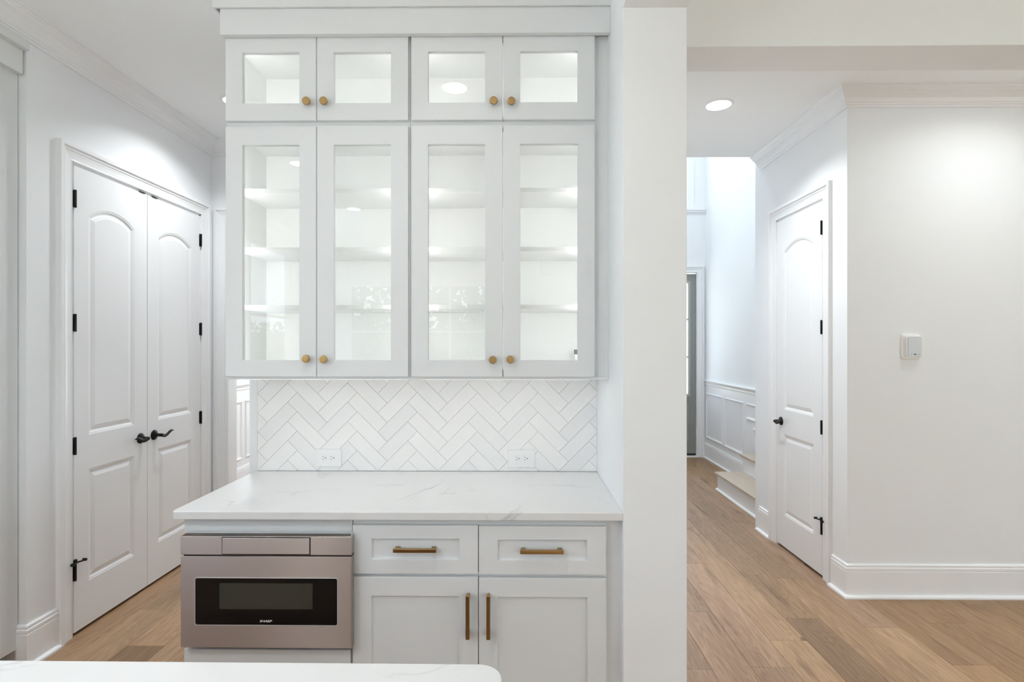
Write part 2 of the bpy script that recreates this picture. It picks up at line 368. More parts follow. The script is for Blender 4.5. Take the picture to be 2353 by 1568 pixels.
# shell behind the camera
wallbox('wall_kitchen_left', 'kitchen wall behind the tall cabinet', [(-3.15, -3.0, -5.0, -2.8, 0, CEIL), (-3.15, -3.0, .5, 2.53, 0, CEIL), (-3.15, -3.0, -2.8, .5, 0, 1.0), (-3.15, -3.0, -2.8, .5, 2.75, CEIL)])
wallbox('wall_back', 'rear wall with wide windows behind the camera', [
    (-3.15, -3.0, -5.15, -5.0, 0, CEIL), (-3.0, -.3, -5.15, -5.0, 0, .9), (-3.0, -.3, -5.15, -5.0, 2.6, CEIL), (-.3, 1.5, -5.15, -5.0, 0, CEIL),
    (1.5, 5.1, -5.15, -5.0, 0, .3), (1.5, 5.1, -5.15, -5.0, 2.7, CEIL), (5.1, 6.4, -5.15, -5.0, 0, CEIL)])
wallbox('wall_family_right', 'far right wall of the living room, outside the frame', [
    (6.4, 6.55, -5.15, -3.5, 0, CEIL), (6.4, 6.55, .5, 3.41, 0, CEIL), (6.4, 6.55, -3.5, .5, 0, .3), (6.4, 6.55, -3.5, .5, 2.7, CEIL)])
wallbox('ceiling', 'flat white ceiling of the kitchen, hall and living room', [(-3.2, 6.55, -5.15, HY1, CEIL, CEIL + .12), (-3.2, .484, HY1, 7.51, CEIL, CEIL + .12)], M_CEIL)
wallbox('ceiling_foyer', 'high foyer ceiling', [(0.42, 6.4, HY1, 7.5, 5.6, 5.7)], M_CEIL)

def ceil_sweep(name, path, side, label, prof=CROWN, z=CEIL):
    o = sweep(path, prof, lambda x, y, b: (x, y, z + b), side).obj(name, M_TRIM); o['label'] = label; o['kind'] = 'structure'; return o
ceil_sweep('trim_3', [(WLX, 2.1), (WLX, 4.08), (-1.2, 4.08)], -1, 'white crown moulding along the left wall')
ceil_sweep('trim_4', [(HX, HY1), (HX, HY0), (6.4, HY0)], -1, 'white crown moulding turning the corner over the hall door')
def base_sweep(name, path, side, label):
    r = st(name, (path[0][0], path[0][1], 0), label)
    sweep(path, BASE, ident, side).obj('board', M_TRIM, r)
    sweep(path, [(a + .0152, b) for a, b in SHOE], ident, side).obj('shoe_moulding', M_TRIM, r)
base_sweep('baseboard_left', [(WLX - .04, 2.530), (WLX, 2.530), (WLX, DL0 - .095)], -1, 'white baseboard left of the double doors')
base_sweep('baseboard_far_left', [(WLX, DL1 + .095), (WLX, 4.08), (-2.296, 4.08)], -1, 'short baseboard in the corner beyond the double doors')
base_sweep('baseboard_right', [(HX, DR0 - .095), (HX, HY0), (6.4, HY0)], -1, 'white baseboard under the thermostat wall')
base_sweep('baseboard_hall', [(HX + .06, HY1), (HX, HY1), (HX, DR1 + .095)], -1, 'short baseboard between hall door and stairs')
base_sweep('baseboard_foyer', [(2.495, FY), (2.53, FY), (2.53, 5.76)], -1, 'white baseboard under the foyer wainscot')
base_sweep('baseboard_dining', [(-3.0, 4.2), (-3.0, FY), (.4, FY)], -1, 'baseboard under the dining room wainscot')

# ------------------------------------------------------------------ floor planks
PW = 0.1915; X0 = 1.4795
floor = st('floor', (0, 0, 0), 'light oak plank floor')
G().box(-3.2, 6.5, -5.1, 7.45, -.06, -.0125).obj('subfloor', M_SUB, floor)
g = G(); g.box(0, 1, 0, 1, 0, .012); bm0 = g.bm
me_p = None
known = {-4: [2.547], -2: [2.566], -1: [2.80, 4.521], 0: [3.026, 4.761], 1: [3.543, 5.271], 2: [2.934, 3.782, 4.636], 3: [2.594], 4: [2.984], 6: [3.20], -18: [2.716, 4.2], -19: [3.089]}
tints = {(0, 0): (.68, .66, .67), (-18, 0): (.66, .61, .56), (0, 1): (.86, .84, .86), (1, 1): (.80, .79, .81), (1, 0): (1.02, 1.0, 1.0), (-1, 1): (1.06, 1.04, 1.06), (-1, 0): (1.08, 1.06, 1.07), (3, 1): (.84, .79, .72), (3, 0): (.96, .90, .82), (2, 0): (1.04, 1.03, 1.02), (4, 1): (.90, .84, .76), (4, 0): (.82, .76, .68)}  # own plank tones; columns past the hall corner also hold painted golden shade
def plank_mesh(x0, x1, y0, y1, g=None):
    g = g or G(); b = .0012; e = .0003
    x0 += e; x1 -= e; y0 += e; y1 -= e
    top = [(x0 + b, y0 + b, 0), (x1 - b, y0 + b, 0), (x1 - b, y1 - b, 0), (x0 + b, y1 - b, 0)]
    mid = [(x0, y0, -.0012), (x1, y0, -.0012), (x1, y1, -.0012), (x0, y1, -.0012)]
    low = [(p[0], p[1], -.0125) for p in mid]
    g.loops([low, mid, top], False, True); return g
rest = G(); r2 = random.Random(21)
for k in range(-24, 27):
    xa, xb = X0 + k * PW, X0 + (k + 1) * PW
    xa_, xb_ = max(xa, -3.1), min(xb, 6.4)
    if xb_ - xa_ < .01: continue
    cuts = list(known.get(k, []))
    if not cuts: cuts = [r2.uniform(1.6, 3.2)]
    y = cuts[0]
    while y > -5.1: y -= r2.uniform(1.3, 2.0); cuts.insert(0, y)
    y = cuts[-1]
    while y < 7.4: y += r2.uniform(1.2, 2.0); cuts.append(y)
    nb = sum(1 for c in cuts if c < 2.2)
    for i, (a, b) in enumerate(zip(cuts, cuts[1:])):
        a_, b_ = max(a, -5.1), min(b, 7.4)
        if b_ - a_ < .01: continue
        vis = (b_ > 1.0 and ((xb > -2.4 and xa < -.9 and a_ < 4.3) or (xb > .5 and xa < 3.3)))
        if vis and a_ > 3.4 and xa > 2.0 and not (a_ > 4.4 and xa < 2.6): vis = False
        if vis:
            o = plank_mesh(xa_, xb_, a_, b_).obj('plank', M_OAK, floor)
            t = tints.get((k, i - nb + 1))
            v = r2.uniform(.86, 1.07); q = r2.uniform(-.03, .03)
            shade_gold = xa > 2.0  # warm wall shade coloured into the planks beyond the hall corner
            o.color = (*t, 1) if t else ((v * .94, v * .88, v * .79, 1) if shade_gold else ((v, v * .975, v * 1.07, 1) if xa > .4 else (v * 1.02 + q, v, v - q * .5, 1)))  # hall planks carry the cool foyer daylight in their tint
        else: plank_mesh(xa_, xb_, a_, b_, rest)
o = rest.obj('plank', M_OAK, floor); o['kind'] = 'stuff'; o.color = (.96, .96, .96, 1)

# ------------------------------------------------------------------ casings
def casing(name, y0, y1, top, M, label, side_sign):
    """three-sided door casing; opening y0..y1 in wall plane"""
    path = [(y0 - .003, 0), (y0 - .003, top), (y1 + .003, top), (y1 + .003, 0)]
    o = sweep(path, CASING, M, 1).obj(name, M_TRIM); o['label'] = label; o['kind'] = 'structure'
    return o
casing('trim_5', DL0, DL1, DTOP, lambda u, z, b: (WLX + b, u, z), 'white moulded casing around the double doors', 1)
casing('trim_6', DR0, DR1, DTOP, lambda u, z, b: (HX - b, u, z), 'white moulded casing around the narrow hall door', 1)
casing('trim_7', -2.195, -1.15, 2.455, lambda u, z, b: (u, 4.08 - b, z), 'white casing of the opening behind the bar', 1)
casing('trim_8', 1.485, 2.415, 2.492, lambda u, z, b: (u, FY - b, z), 'white casing around the grey front door', 1)
# jambs
g = G(); g.box(WLX - .118, WLX + .001, DL0, DL0 + .010, 0, DTOP); g.box(WLX - .118, WLX + .001, DL1 - .010, DL1, 0, DTOP); g.box(WLX - .118, WLX + .001, DL0, DL1, DTOP - .010, DTOP)
g.obj('trim_9', M_TRIM, label='door jamb of the double doors', kind='structure')
g = G(); g.box(HX - .001, HX + .118, DR0, DR0 + .010, 0, DTOP); g.box(HX - .001, HX + .118, DR1 - .010, DR1, 0, DTOP); g.box(HX - .001, HX + .118, DR0, DR1, DTOP - .010, DTOP)
g.obj('trim_10', M_TRIM, label='door jamb of the narrow hall door', kind='structure')
g = G(); g.box(-2.2, -2.185, 4.079, 4.201, 0, 2.46); g.box(-1.165, -1.15, 4.079, 4.201, 0, 2.46); g.box(-2.2, -1.15, 4.079, 4.201, 2.445, 2.46)
g.obj('trim_11', M_TRIM, label='jamb lining of the opening behind the bar', kind='structure')
g = G(); g.box(1.48, 1.49, FY - .001, FY + .14, 0, 2.5); g.box(2.412, 2.425, FY - .001, FY + .14, 0, 2.5); g.box(1.48, 2.425, FY - .001, FY + .14, 2.488, 2.5)
g.obj('trim_12', M_TRIM, label='jamb of the grey front door', kind='structure')

# ------------------------------------------------------------------ arched two-panel doors
def panel_loop(x0, x1, z0, zs, rise, a, n=14):
    w_ = (x1 - x0) / 2; cx = (x0 + x1) / 2
    pts = [(x0 + a, z0 + a), (x1 - a, z0 + a)]
    if rise <= 0: return pts + [(x1 - a, zs - a), (x0 + a, zs - a)]
    R = (w_ * w_ + rise * rise) / (2 * rise); cz = zs + rise - R; r = R - a; h = w_ - a
    th = math.asin(h / r)
    for i in range(n + 1):
        t = th - 2 * th * i / n; pts.append((cx + r * math.sin(t), cz + r * math.cos(t)))
    return pts
STEPS = [(0, 0), (.004, -.002), (.010, -.003), (.020, -.009), (.026, -.009), (.030, -.007), (.048, -.0025), (.052, -.0025)]
def leaf(name, w_, z0, z1, panels, M, label):
    """M(u, d, z): d out of the face"""
    ctr = M(0, 0, z0)
    r = st(name, ctr, label)
    g = G()
    T = .035
    outer = [(0, z0), (w_, z0), (w_, z1), (0, z1)]
    holes = [panel_loop(*p, 0) for p in panels]
    rows = g.poly(outer, holes, lambda p: M(p[0], 0, p[1]))
    back = [g.v(*M(x, -T, z)) for x, z in outer]
    for i in range(4): g.f([rows[0][i], rows[0][(i + 1) % 4], back[(i + 1) % 4], back[i]])
    g.f(back)
    for p, first in zip(panels, rows[1:]):
        prev = first
        for a, d in STEPS[1:]:
            cur = [g.v(*M(x, d, z)) for x, z in panel_loop(*p, a)]
            n = len(cur)
            for i in range(n): g.f([prev[i], prev[(i + 1) % n], cur[(i + 1) % n], cur[i]])
            prev = cur
        g.f(prev)
    g.obj('slab', M_DOOR, r)
    return r
def hinge(parent, M, u, z, stop=0):
    g = G()
    g.lathe([(.0015, -.047), (.0065, -.045), (.0065, .045), (.0015, .047)], M(u, .007, z), 'z', 10)
    h = G.obj(g, 'hinge', M_BLACK, parent, True, 40)
    g = G(M); g.box(u - .012, u - .004, -.002, .0012, z - .044, z + .044); g.box(u + .004, u + .012, -.002, .0012, z - .044, z + .044)
    g.obj('hinge_leaf', M_BLACK, h)
    if stop:
        s = stop
        g = G()
        g.tube([M(u, .010, z + .050), M(u + s * .02, .022, z + .050), M(u + s * .052, .026, z + .047)], [.005, .004, .004], 8)
        g.tube([M(u + s * .048, .026, z + .048), M(u + s * .048, .010, z + .048)], .008, 8)
        g.tube([M(u, .010, z + .050), M(u - s * .018, .020, z + .048), M(u - s * .030, .020, z + .048)], [.005, .004, .004], 8)
        g.tube([M(u - s * .030, .028, z + .048), M(u - s * .030, .012, z + .048)], .008, 8)
        g.tube([M(u, .008, z + .044), M(u, .008, z + .066)], .008, 10)
        g.obj('door_stop', M_BLACK, h, True, 40)
def lever(parent, M, u, z, s, ax='x'):
    """lever set; s = direction of the lever along u"""
    g = G(); c0 = Vector(M(u, 0, z)); sg = Vector(M(u, 1, z)) - c0; sg = 1 if sg.x > 0 else -1
    prof = [(.032, 0), (.032, .003), (.029, .007), (.021, .011), (.013, .014), (.012, .020)]
    g.lathe([(r_, h_ * sg) for r_, h_ in prof], c0, 'x', 24)
    ros = g.obj('rosette', M_BLACK, parent, True, 50)
    g = G()
    g.tube([M(u, .012, z), M(u, .050, z)], .0105, 12)
    pts = [(-.004, 0), (.010, -.003), (.026, -.008), (.042, -.008), (.058, -.002), (.074, .007), (.090, .013), (.104, .0145), (.118, .012)]
    g.tube([M(u + s * a, .050, z + b) for a, b in pts], [.0105, .0115, .0110, .0105, .0105, .0105, .0095, .0065, .0025], 12, flat=[(.7, 1), (.6, 1), (.5, 1), (.45, 1), (.4, 1), (.4, 1), (.4, 1), (.4, .9), (.5, .8)])
    g.obj('lever', M_BLACK, parent, True, 60)

ZB = .018; ZT = 2.448
ML = lambda u, d, z: (-2.303 + d, u, z)
MR = lambda u, d, z: (1.974 - d, u, z)
def shift(M, y): return lambda u, d, z: M(u + y, d, z)
y0, ym, y1 = DL0 + .012, 3.354, DL1 - .012
A = shift(ML, y0); w1 = ym - .002 - y0
d1 = leaf('door_1', w1, ZB, ZT, [(.094, w1 - .112, 1.033, 2.207, .062), (.094, w1 - .112, .250, .850, 0)], A, 'nearer leaf of the white arched two-panel double doors')
B = shift(ML, ym + .002); w2 = y1 - ym - .002
d2 = leaf('door_2', w2, ZB, ZT, [(.098, w2 - .104, 1.035, 2.200, .062), (.098, w2 - .104, .250, .850, 0)], B, 'farther leaf of the white arched two-panel double doors')
for zz, s in ((2.274, 0), (1.630, 0), (.990, 0), (.335, 1)):
    hinge(d1, ML, y0 - .002, zz, s); hinge(d2, ML, y1 + .002, zz, -s)
lever(d1, ML, ym - .062, .945, -1); lever(d2, ML, ym + .062, .945, 1)
for yy, dd in ((ym - .05, d1), (ym + .065, d2)):
    G().box(-2.318, -2.298, yy - .025, yy + .025, ZT - .001, ZT + .004).obj('ball_catch', M_BLACK, dd)
yr0, yr1 = DR0 + .012, DR1 - .012; w3 = yr1 - yr0
C_ = shift(MR, yr0)
d3 = leaf('door_3', w3, ZB, ZT, [(.104, w3 - .104, 1.036, 2.204, .064), (.104, w3 - .104, .252, .853, 0)], C_, 'narrow white arched two-panel closet door in the hall')
for zz, s in ((2.276, 0), (1.630, 0), (.980, 0), (.330, 1)): hinge(d3, MR, yr0 - .002, zz, s)
lever(d3, MR, yr1 - .060, .945, -1)

# ------------------------------------------------------------------ front door and windows
fd = st('door_4', (1.95, FY + .03, 0), 'grey front door with a tall glass lite')
def ring(g, x0, x1, z0, z1, wl, wr, wb, wt, yf, yb, M=None):
    """rectangular frame; front at yf"""
    o = [(x0, z0), (x1, z0), (x1, z1), (x0, z1)]; i = [(x0 + wl, z0 + wb), (x1 - wr, z0 + wb), (x1 - wr, z1 - wt), (x0 + wl, z1 - wt)]
    fo = [g.v(x, yf, z) for x, z in o]; fi = [g.v(x, yf, z) for x, z in i]; bo = [g.v(x, yb, z) for x, z in o]; bi = [g.v(x, yb, z) for x, z in i]
    for k in range(4):
        j = (k + 1) % 4
        g.f([fo[k], fo[j], fi[j], fi[k]]); g.f([bo[k], bi[k], bi[j], bo[j]]); g.f([fo[k], bo[k], bo[j], fo[j]]); g.f([fi[k], fi[j], bi[j], bi[k]])
    return g
FD0, FD1 = 1.494, 2.408; FYF = FY + .03
g = G(); ring(g, FD0, FD1, .045, 2.476, .14, .10, .80, .12, FYF, FYF + .045); g.obj('slab', M_FRONT, fd)
g = G(); ring(g, FD0 + .115, FD1 - .075, .82, 2.38, .03, .03, .03, .03, FYF - .012, FYF + .01); g.obj('lite_frame', mat('lite_frame', (.42, .43, .42), .4), fd)
G().box(FD0 + .14, FD1 - .10, FYF + .015, FYF + .02, .845, 2.356).obj('pane', M_GLASS, fd)
g = G()
for zz in (1.35, 1.86): g.box(FD0 + .14, FD1 - .10, FYF + .0, FYF + .012, zz - .012, zz + .012)
for xx in (1.80, 2.08): g.box(xx - .01, xx + .01, FYF + .0, FYF + .012, .845, 2.356)
g.obj('muntin', mat('muntin', (.5, .51, .5), .4), fd)
g = G()
for xa, xb in ((FD0 + .14, 1.93), (1.98, FD1 - .10)):
    for ins, d in ((0, .006), (.035, .008)):
        ring(g, xa + ins, xb - ins, .22 + ins, .70 - ins, .012, .012, .012, .012, FYF - d, FYF + .001)
g.obj('panel_moulding', mat('panel_moulding', (.36, .37, .35), .35), fd)
G().box(FD0, FD1, FYF - .004, FYF + .04, .018, .045).obj('door_sweep', M_BLKPLASTIC, fd)
G().box(1.48, 2.425, FY - .03, FY + .14, 0, .018, bev=.003).obj('threshold', M_TRIM, fd)
def window(name, x0, x1, z0, z1, y, label, nx=2, nz=2, t=.05, M=ident):
    r = st(name, M((x0 + x1) / 2, y, z0), label)
    g = G(M); ring(g, x0, x1, z0, z1, .05, .05, .05, .05, y, y + t); g.obj('window_frame', M_TRIM, r)
    g = G(M)
    for i in range(1, nx): xx = x0 + (x1 - x0) * i / nx; g.box(xx - .02, xx + .02, y + .005, y + t - .005, z0 + .05, z1 - .05)
    for i in range(1, nz): zz = z0 + (z1 - z0) * i / nz; g.box(x0 + .05, x1 - .05, y + .01, y + t - .01, zz - .015, zz + .015)
    g.obj('muntin', M_TRIM, r)
    g = G(M); g.box(x0 + .04, x1 - .04, y + .02, y + .024, z0 + .04, z1 - .04); g.obj('pane', M_GLASS, r)
window('window_1', .70, 2.28, 3.36, 5.0, FY + .05, 'high foyer window above the front door', 3, 2)
window('window_2', -2.4, -.6, .6, 2.55, FY + .05, 'dining room window', 2, 2)
window('window_3', -3.0, -.3, .9, 2.6, -5.11, 'wide kitchen window behind the camera', 3, 2)
window('window_4', 1.5, 5.1, .3, 2.7, -5.11, 'tall living room windows behind the camera', 4, 2)
window('window_5', -3.5, .5, .3, 2.7, 6.45, 'living room windows on the far right wall', 4, 2, M=lambda x, y, z: (y, x, z))
window('added_window', -2.8, .5, 1.0, 2.75, -3.12, 'unseen kitchen window added on the left wall to light the column', 3, 2, M=lambda x, y, z: (y, x, z))  # added for daylight on the column's left face
# foyer ledge and high window casing
g = G(); g.box(.605, 2.528, FY - .035, FY, 3.325, 3.36, bev=.004); g.box(.605, 2.528, FY - .022, FY, 3.30, 3.325); g.obj('trim_13', M_TRIM, label='ledge moulding high on the foyer front wall', kind='structure')
g = G(); g.box(2.28, 2.37, FY - .02, FY, 3.36, 5.08); g.box(.61, .70, FY - .02, FY, 3.36, 5.08); g.box(.61, 2.37, FY - .02, FY, 5.0, 5.08); g.obj('trim_14', M_TRIM, label='casing of the high foyer window', kind='structure')

# ------------------------------------------------------------------ wainscot
RAIL = [(0, 0), (.004, 0), (.010, .010), (.010, .030), (.016, .036), (.022, .052), (.030, .060), (.030, .070), (.022, .074), (0, .074)]
PM = [(0, 0), (0, .006), (.004, .014), (.012, .012), (.018, .006), (.024, .005), (.026, 0)]
def wainscot(name, label, M, u0, u1, zr, panels):
    r = st(name, M(u0, 0, zr), label)
    g = G()
    rows = [[M(u, a, zr + b) for a, b in RAIL] for u in (u0, u1)]
    V = [[g.v(*q) for q in rw] for rw in rows]; k = len(RAIL)
    for i in range(k): j = (i + 1) % k; g.f([V[0][i], V[0][j], V[1][j], V[1][i]])
    g.f(V[0]); g.f(V[1]); g.obj('chair_rail', M_TRIM, r)
    g = G(M); g.box(u0, u1, .0002, .004, .19, zr + .005); g.obj('wainscot_board', M_TRIM, r)
    for a, b, z0, z1 in panels:
        sweep([(a, z0), (b, z0), (b, z1), (a, z1)], PM, lambda u, z, d: M(u, d + .004, z), 1, True).obj('panel_moulding', M_TRIM, r)
MW = lambda u, d, z: (2.53 - d, u, z)
wainscot('trim_15', 'white panelled wainscot with chair rail on the foyer wall', MW, 5.74, FY, .975,
         [(6.72, 7.30, .28, .872), (6.10, 6.65, .28, .872), (5.78, 6.03, .70, .872)])
g = G()
for (z0, z1, ya, yb) in ((.40, .62, 5.742, 5.858), (.40, .51, 5.742, 5.80)):
    g.box(2.512, 2.526, ya, yb, z1 - .018, z1, bev=.003); g.box(2.516, 2.526, yb - .02, yb, z0, z1 - .018)
g.obj('trim_16', M_TRIM, label='small stepped moulding above the second stair tread', kind='structure')
MD = lambda u, d, z: (-3.0 + d, u, z)
wainscot('trim_17', 'white panelled wainscot with chair rail in the dining room', MD, 4.25, FY, 1.02,
         [(4.45, 5.10, .28, .905), (5.18, 5.86, .28, .905), (5.94, 6.62, .28, .905), (6.70, 7.28, .28, .905)])

# ------------------------------------------------------------------ staircase
stair = thing('staircase', (2.36, 5.1, 0), 'white stair risers with pale oak treads rising right off the foyer', 'stairs')
SX = 2.085; RISE = .188; RUN = .268; SY0, SY1 = 4.56, 5.732
for i in range(7):
    x = SX + i * RUN; z = (i + 1) * RISE
    ye = SY1 - .012 if i == 0 else SY1 - .002
    if i: x0_, y1_ = x, 5.732
    G().box(x, x + .018, SY0, ye - .02, z - RISE, z - .026).obj('riser', M_TRIM, stair)
    G().box(x - .026, x + RUN + .0, SY0, ye, z - .026, z, bev=.007, seg=3).obj('tread', M_STAIR, stair)
g = G(); g.box(SX + .018, SX + RUN, 5.690, 5.710, 0, RISE - .026); g.obj('end_board', M_TRIM, stair)
sweep([(SX, 5.712), (SX, SY0)], SHOE, ident, -1).obj('shoe_moulding', M_TRIM, stair)

# ------------------------------------------------------------------ herringbone backsplash
bs = st('wall_backsplash', (-.43, 2.584, .915), 'white marble herringbone tile backsplash above the counter')
BX0, BX1, BZ0, BZ1 = -1.243, .376, .9145, 1.372
G().box(BX0, BX1, 2.5845, 2.5898, BZ0, BZ1).obj('grout', M_GROUT, bs)
G().box(BX0 - .003, BX0, 2.5805, 2.5898, BZ0, BZ1).obj('edge_trim', M_TRIM, bs)
TL, TW = .203, .0651; s2 = math.sqrt(.5); OX, OZ = -1.196, .961
def clip(poly, ax, lim, sign):
    out = []
    for i in range(len(poly)):
        a, b = poly[i], poly[(i + 1) % len(poly)]
        ia, ib = (a[ax] - lim) * sign >= 0, (b[ax] - lim) * sign >= 0
        if ia: out.append(a)
        if ia != ib:
            t = (lim - a[ax]) / (b[ax] - a[ax]); out.append((a[0] + t * (b[0] - a[0]), a[1] + t * (b[1] - a[1])))
    return out
def conv(p, q): return (OX + (p - q) * s2, OZ + (p + q) * s2)
tiles = []
gp = .0008
for j in range(-3, 10):
    for i in range(-14, 16):
        p0 = i * TW + j * TL; q0 = i * TW - j * TL
        for (a, b, c, d) in ((p0, p0 + TL, q0, q0 + TW), (p0 + TL, p0 + TL + TW, q0 + TW - TL, q0 + TW)):
            a, b, c, d = a + gp, b - gp, c + gp, d - gp
            poly = [conv(a, c), conv(b, c), conv(b, d), conv(a, d)]
            for ax, lim, sg in ((0, BX0 + .001, 1), (0, BX1 - .001, -1), (1, BZ0 + .0008, 1), (1, BZ1 - .001, -1)):
                poly = clip(poly, ax, lim, sg)
                if len(poly) < 3: break
            if len(poly) < 3: continue
            ar = abs(sum(poly[k][0] * poly[(k + 1) % len(poly)][1] - poly[(k + 1) % len(poly)][0] * poly[k][1] for k in range(len(poly)))) / 2
            if ar < 2e-5: continue
            cx = sum(p[0] for p in poly) / len(poly); cz = sum(p[1] for p in poly) / len(poly)
            g = G(); dy = rnd.uniform(-.0003, .0003)
            def sh(k): return [(cx + (p[0] - cx) * k, cz + (p[1] - cz) * k) for p in poly]
            g.loops([[(x, 2.5846, z) for x, z in poly], [(x, 2.5815 + dy, z) for x, z in poly], [(x, 2.5808 + dy, z) for x, z in sh(.985)]], False, True)
            g.obj('tile', M_TILE, bs)

# ------------------------------------------------------------------ cabinets
def knob_mesh():
    g = G()
    g.lathe([(.0065, 0), (.0065, -.014), (.0085, -.016), (.0155, -.018), (.0165, -.020), (.0165, -.026), (.0150, -.029), (.0120, -.0295), (.0118, -.0288), (.0, -.0288)], (0, 0, 0), 'y', 28, cap=False)
    o = g.obj('knob', M_BRASS, None, True, 35); me = o.data; bpy.data.objects.remove(o)
    return me
g = G(); g.lathe([(.0065, 0), (.0065, -.014), (.0085, -.016), (.0155, -.018), (.0165, -.020), (.0165, -.026), (.0150, -.029), (.0120, -.0295), (.0115, -.0285), (.0001, -.0285)], (0, 0, 0), 'y', 28)
bmesh.ops.recalc_face_normals(g.bm, faces=g.bm.faces[:])
KNOB = bpy.data.meshes.new('knob'); g.bm.to_mesh(KNOB); g.bm.free(); KNOB.materials.append(M_BRASS)
for p in KNOB.polygons: p.use_smooth = True
KNOB.set_sharp_from_angle(angle=math.radians(35))
def place_mesh(name, me, loc, parent, rot=None):
    o = bpy.data.objects.new(name, me); COL.objects.link(o); o.parent = parent; o.location = Vector(loc) - wloc(parent)
    if rot: o.rotation_euler = rot
    return o
YD = 2.240; DT = .019
def glass_door(parent, x0, x1, z0, z1, gx0, gx1, gz0, gz1, knob):
    g = G(); ring(g, x0, x1, z0, z1, gx0 - x0, x1 - gx1, gz0 - z0, z1 - gz1, YD, YD + DT)
    bmesh.ops.bevel(g.bm, geom=[e for e in g.bm.edges if abs(e.verts[0].co.y - YD) < 1e-5 and abs(e.verts[1].co.y - YD) < 1e-5 and (e.is_manifold and len(e.link_faces) == 2 and abs(e.link_faces[0].normal.dot(e.link_faces[1].normal)) < .5)], offset=.0015, segments=2, affect='EDGES')
    d = g.obj('door', M_CAB, parent)
    G().box(gx0 - .006, gx1 + .006, YD + .011, YD + .014, gz0 - .006, gz1 + .006).obj('pane', M_GLASS, d)
    place_mesh('knob', KNOB, (knob[0], YD, knob[1]), d)
    return d
CB = 2.588
def wall_cab(name, label, x0, x1, z0, z1, doors, shelves, cat_group):
    r = thing(name, ((x0 + x1) / 2, 2.42, z0), label, 'cabinet', cat_group)
    g = G(); t = .016
    g.box(x0, x0 + t, 2.279, CB, z0, z1); g.box(x1 - t, x1, 2.279, CB, z0, z1); g.box(x0 + t, x1 - t, 2.279, CB, z1 - t, z1); g.box(x0 + t, x1 - t, 2.279, CB, z0, z0 + t)
    g.box(x0 + t, x1 - t, CB - .006, CB, z0 + t, z1 - t); g.obj('carcass', M_CABIN, r)
    g = G(); ring(g, x0, x1, z0, z1, .034, .034, .030, .030, 2.2595, 2.279); g.obj('face_frame', M_CAB, r)
    for z in shelves: G().box(x0 + t + .001, x1 - t - .001, 2.310, CB - .008, z - .018, z, bev=.001).obj('shelf', M_CABIN, r)
    for d in doors: glass_door(r, *d)
    for xx in (x0 + t + .004, x1 - t - .012):
        G().box(xx, xx + .008, 2.281, 2.287, z0 + t + .02, z1 - t - .02).obj('light_strip', M_LED, r)
    return r
ZA, ZM, ZC = 1.371, 2.4315, 2.80
zt = (2.444, 2.797); zl = (1.383, 2.420); gt = (2.516, 2.726); gl = (1.452, 2.343)
xs = [(-1.212, -.8345, -1.141, -.905), (-.8315, -.4535, -.761, -.525), (-.4400, -.0635, -.370, -.135), (-.0605, .317, .010, .247)]
kn = [(-.867, 2.515), (-.796, 2.515), (-.099, 2.513), (-.027, 2.511)]; kl = [(-.869, 1.458), (-.797, 1.456), (-.103, 1.454), (-.031, 1.455)]
def dr(i, z, gz, k): return (xs[i][0], xs[i][1], z[0], z[1], xs[i][2], xs[i][3], gz[0], gz[1], k)
XA, XMID, XB = -1.216, -.4465, .3205
gname = 'glass-fronted wall cabinets over the bar'
wall_cab('wall_cabinet', 'short upper glass cabinet, left one of the top row', XA, XMID - .0005, ZM + .0005, ZC, [dr(0, zt, gt, kn[0]), dr(1, zt, gt, kn[1])], [], gname)
wall_cab('wall_cabinet', 'short upper glass cabinet, right one of the top row with a lamp reflected', XMID + .0005, XB, ZM + .0005, ZC, [dr(2, zt, gt, kn[2]), dr(3, zt, gt, kn[3])], [], gname)
SH = [2.183, 1.932, 1.686]
wall_cab('wall_cabinet', 'tall lit glass cabinet with three shelves, left one above the backsplash', XA, XMID - .0005, ZA + .012, ZM, [dr(0, zl, gl, kl[0]), dr(1, zl, gl, kl[1])], SH, gname)
rc = wall_cab('wall_cabinet', 'tall lit glass cabinet with three shelves, right one next to the column', XMID + .0005, XB, ZA + .012, ZM, [dr(2, zl, gl, kl[2]), dr(3, zl, gl, kl[3])], SH, gname)
g = G(); g.box(.262, .278, 2.49, 2.505, 1.40, 1.472); ct = g.obj('sensor_stem', M_PLASTIC, rc)
G().box(.258, .280, 2.485, 2.507, 1.472, 1.494, bev=.002).obj('sensor_cap', M_DARKGREY, ct)
f = thing('cabinet_filler', (.348, 2.27, ZA), 'narrow white filler strip between glass cabinets and column', 'filler strip')
G().box(XB + .0008, .3755, 2.268, 2.30, ZA, 2.80).obj('filler_strip', M_CAB, f)
G().box(XA + .003, .3755, 2.2525, 2.588, ZA, ZA + .0115, bev=.001).obj('light_rail', M_CAB, label='thin white light rail under the glass cabinets', category='light rail')
ctt = thing('cabinet_cornice', (-.42, 2.4, 2.786), 'flat white fascia and crown across the top of the glass cabinets', 'cornice')
G().box(XA - .004, .3755, 2.212, 2.236, 2.786, 2.893, bev=.0015).obj('fascia_board', M_CAB, ctt)
CC = [(0, -.156), (.009, -.156), (.010, -.120), (.014, -.118), (.03, -.08), (.05, -.045), (.07, -.03), (.075, -.012), (.085, -.01), (.085, 0), (0, 0)]
g = sweep([(XA - .020, 2.58), (XA - .020, 2.210), (.3755, 2.210)], CC, lambda x, y, b: (x, y, CEIL - .001 + b), -1)
g.box(XA - .018, .3755, 2.2375, 2.585, 2.8025, CEIL - .002)
g.obj('crown_moulding', M_CAB, ctt)

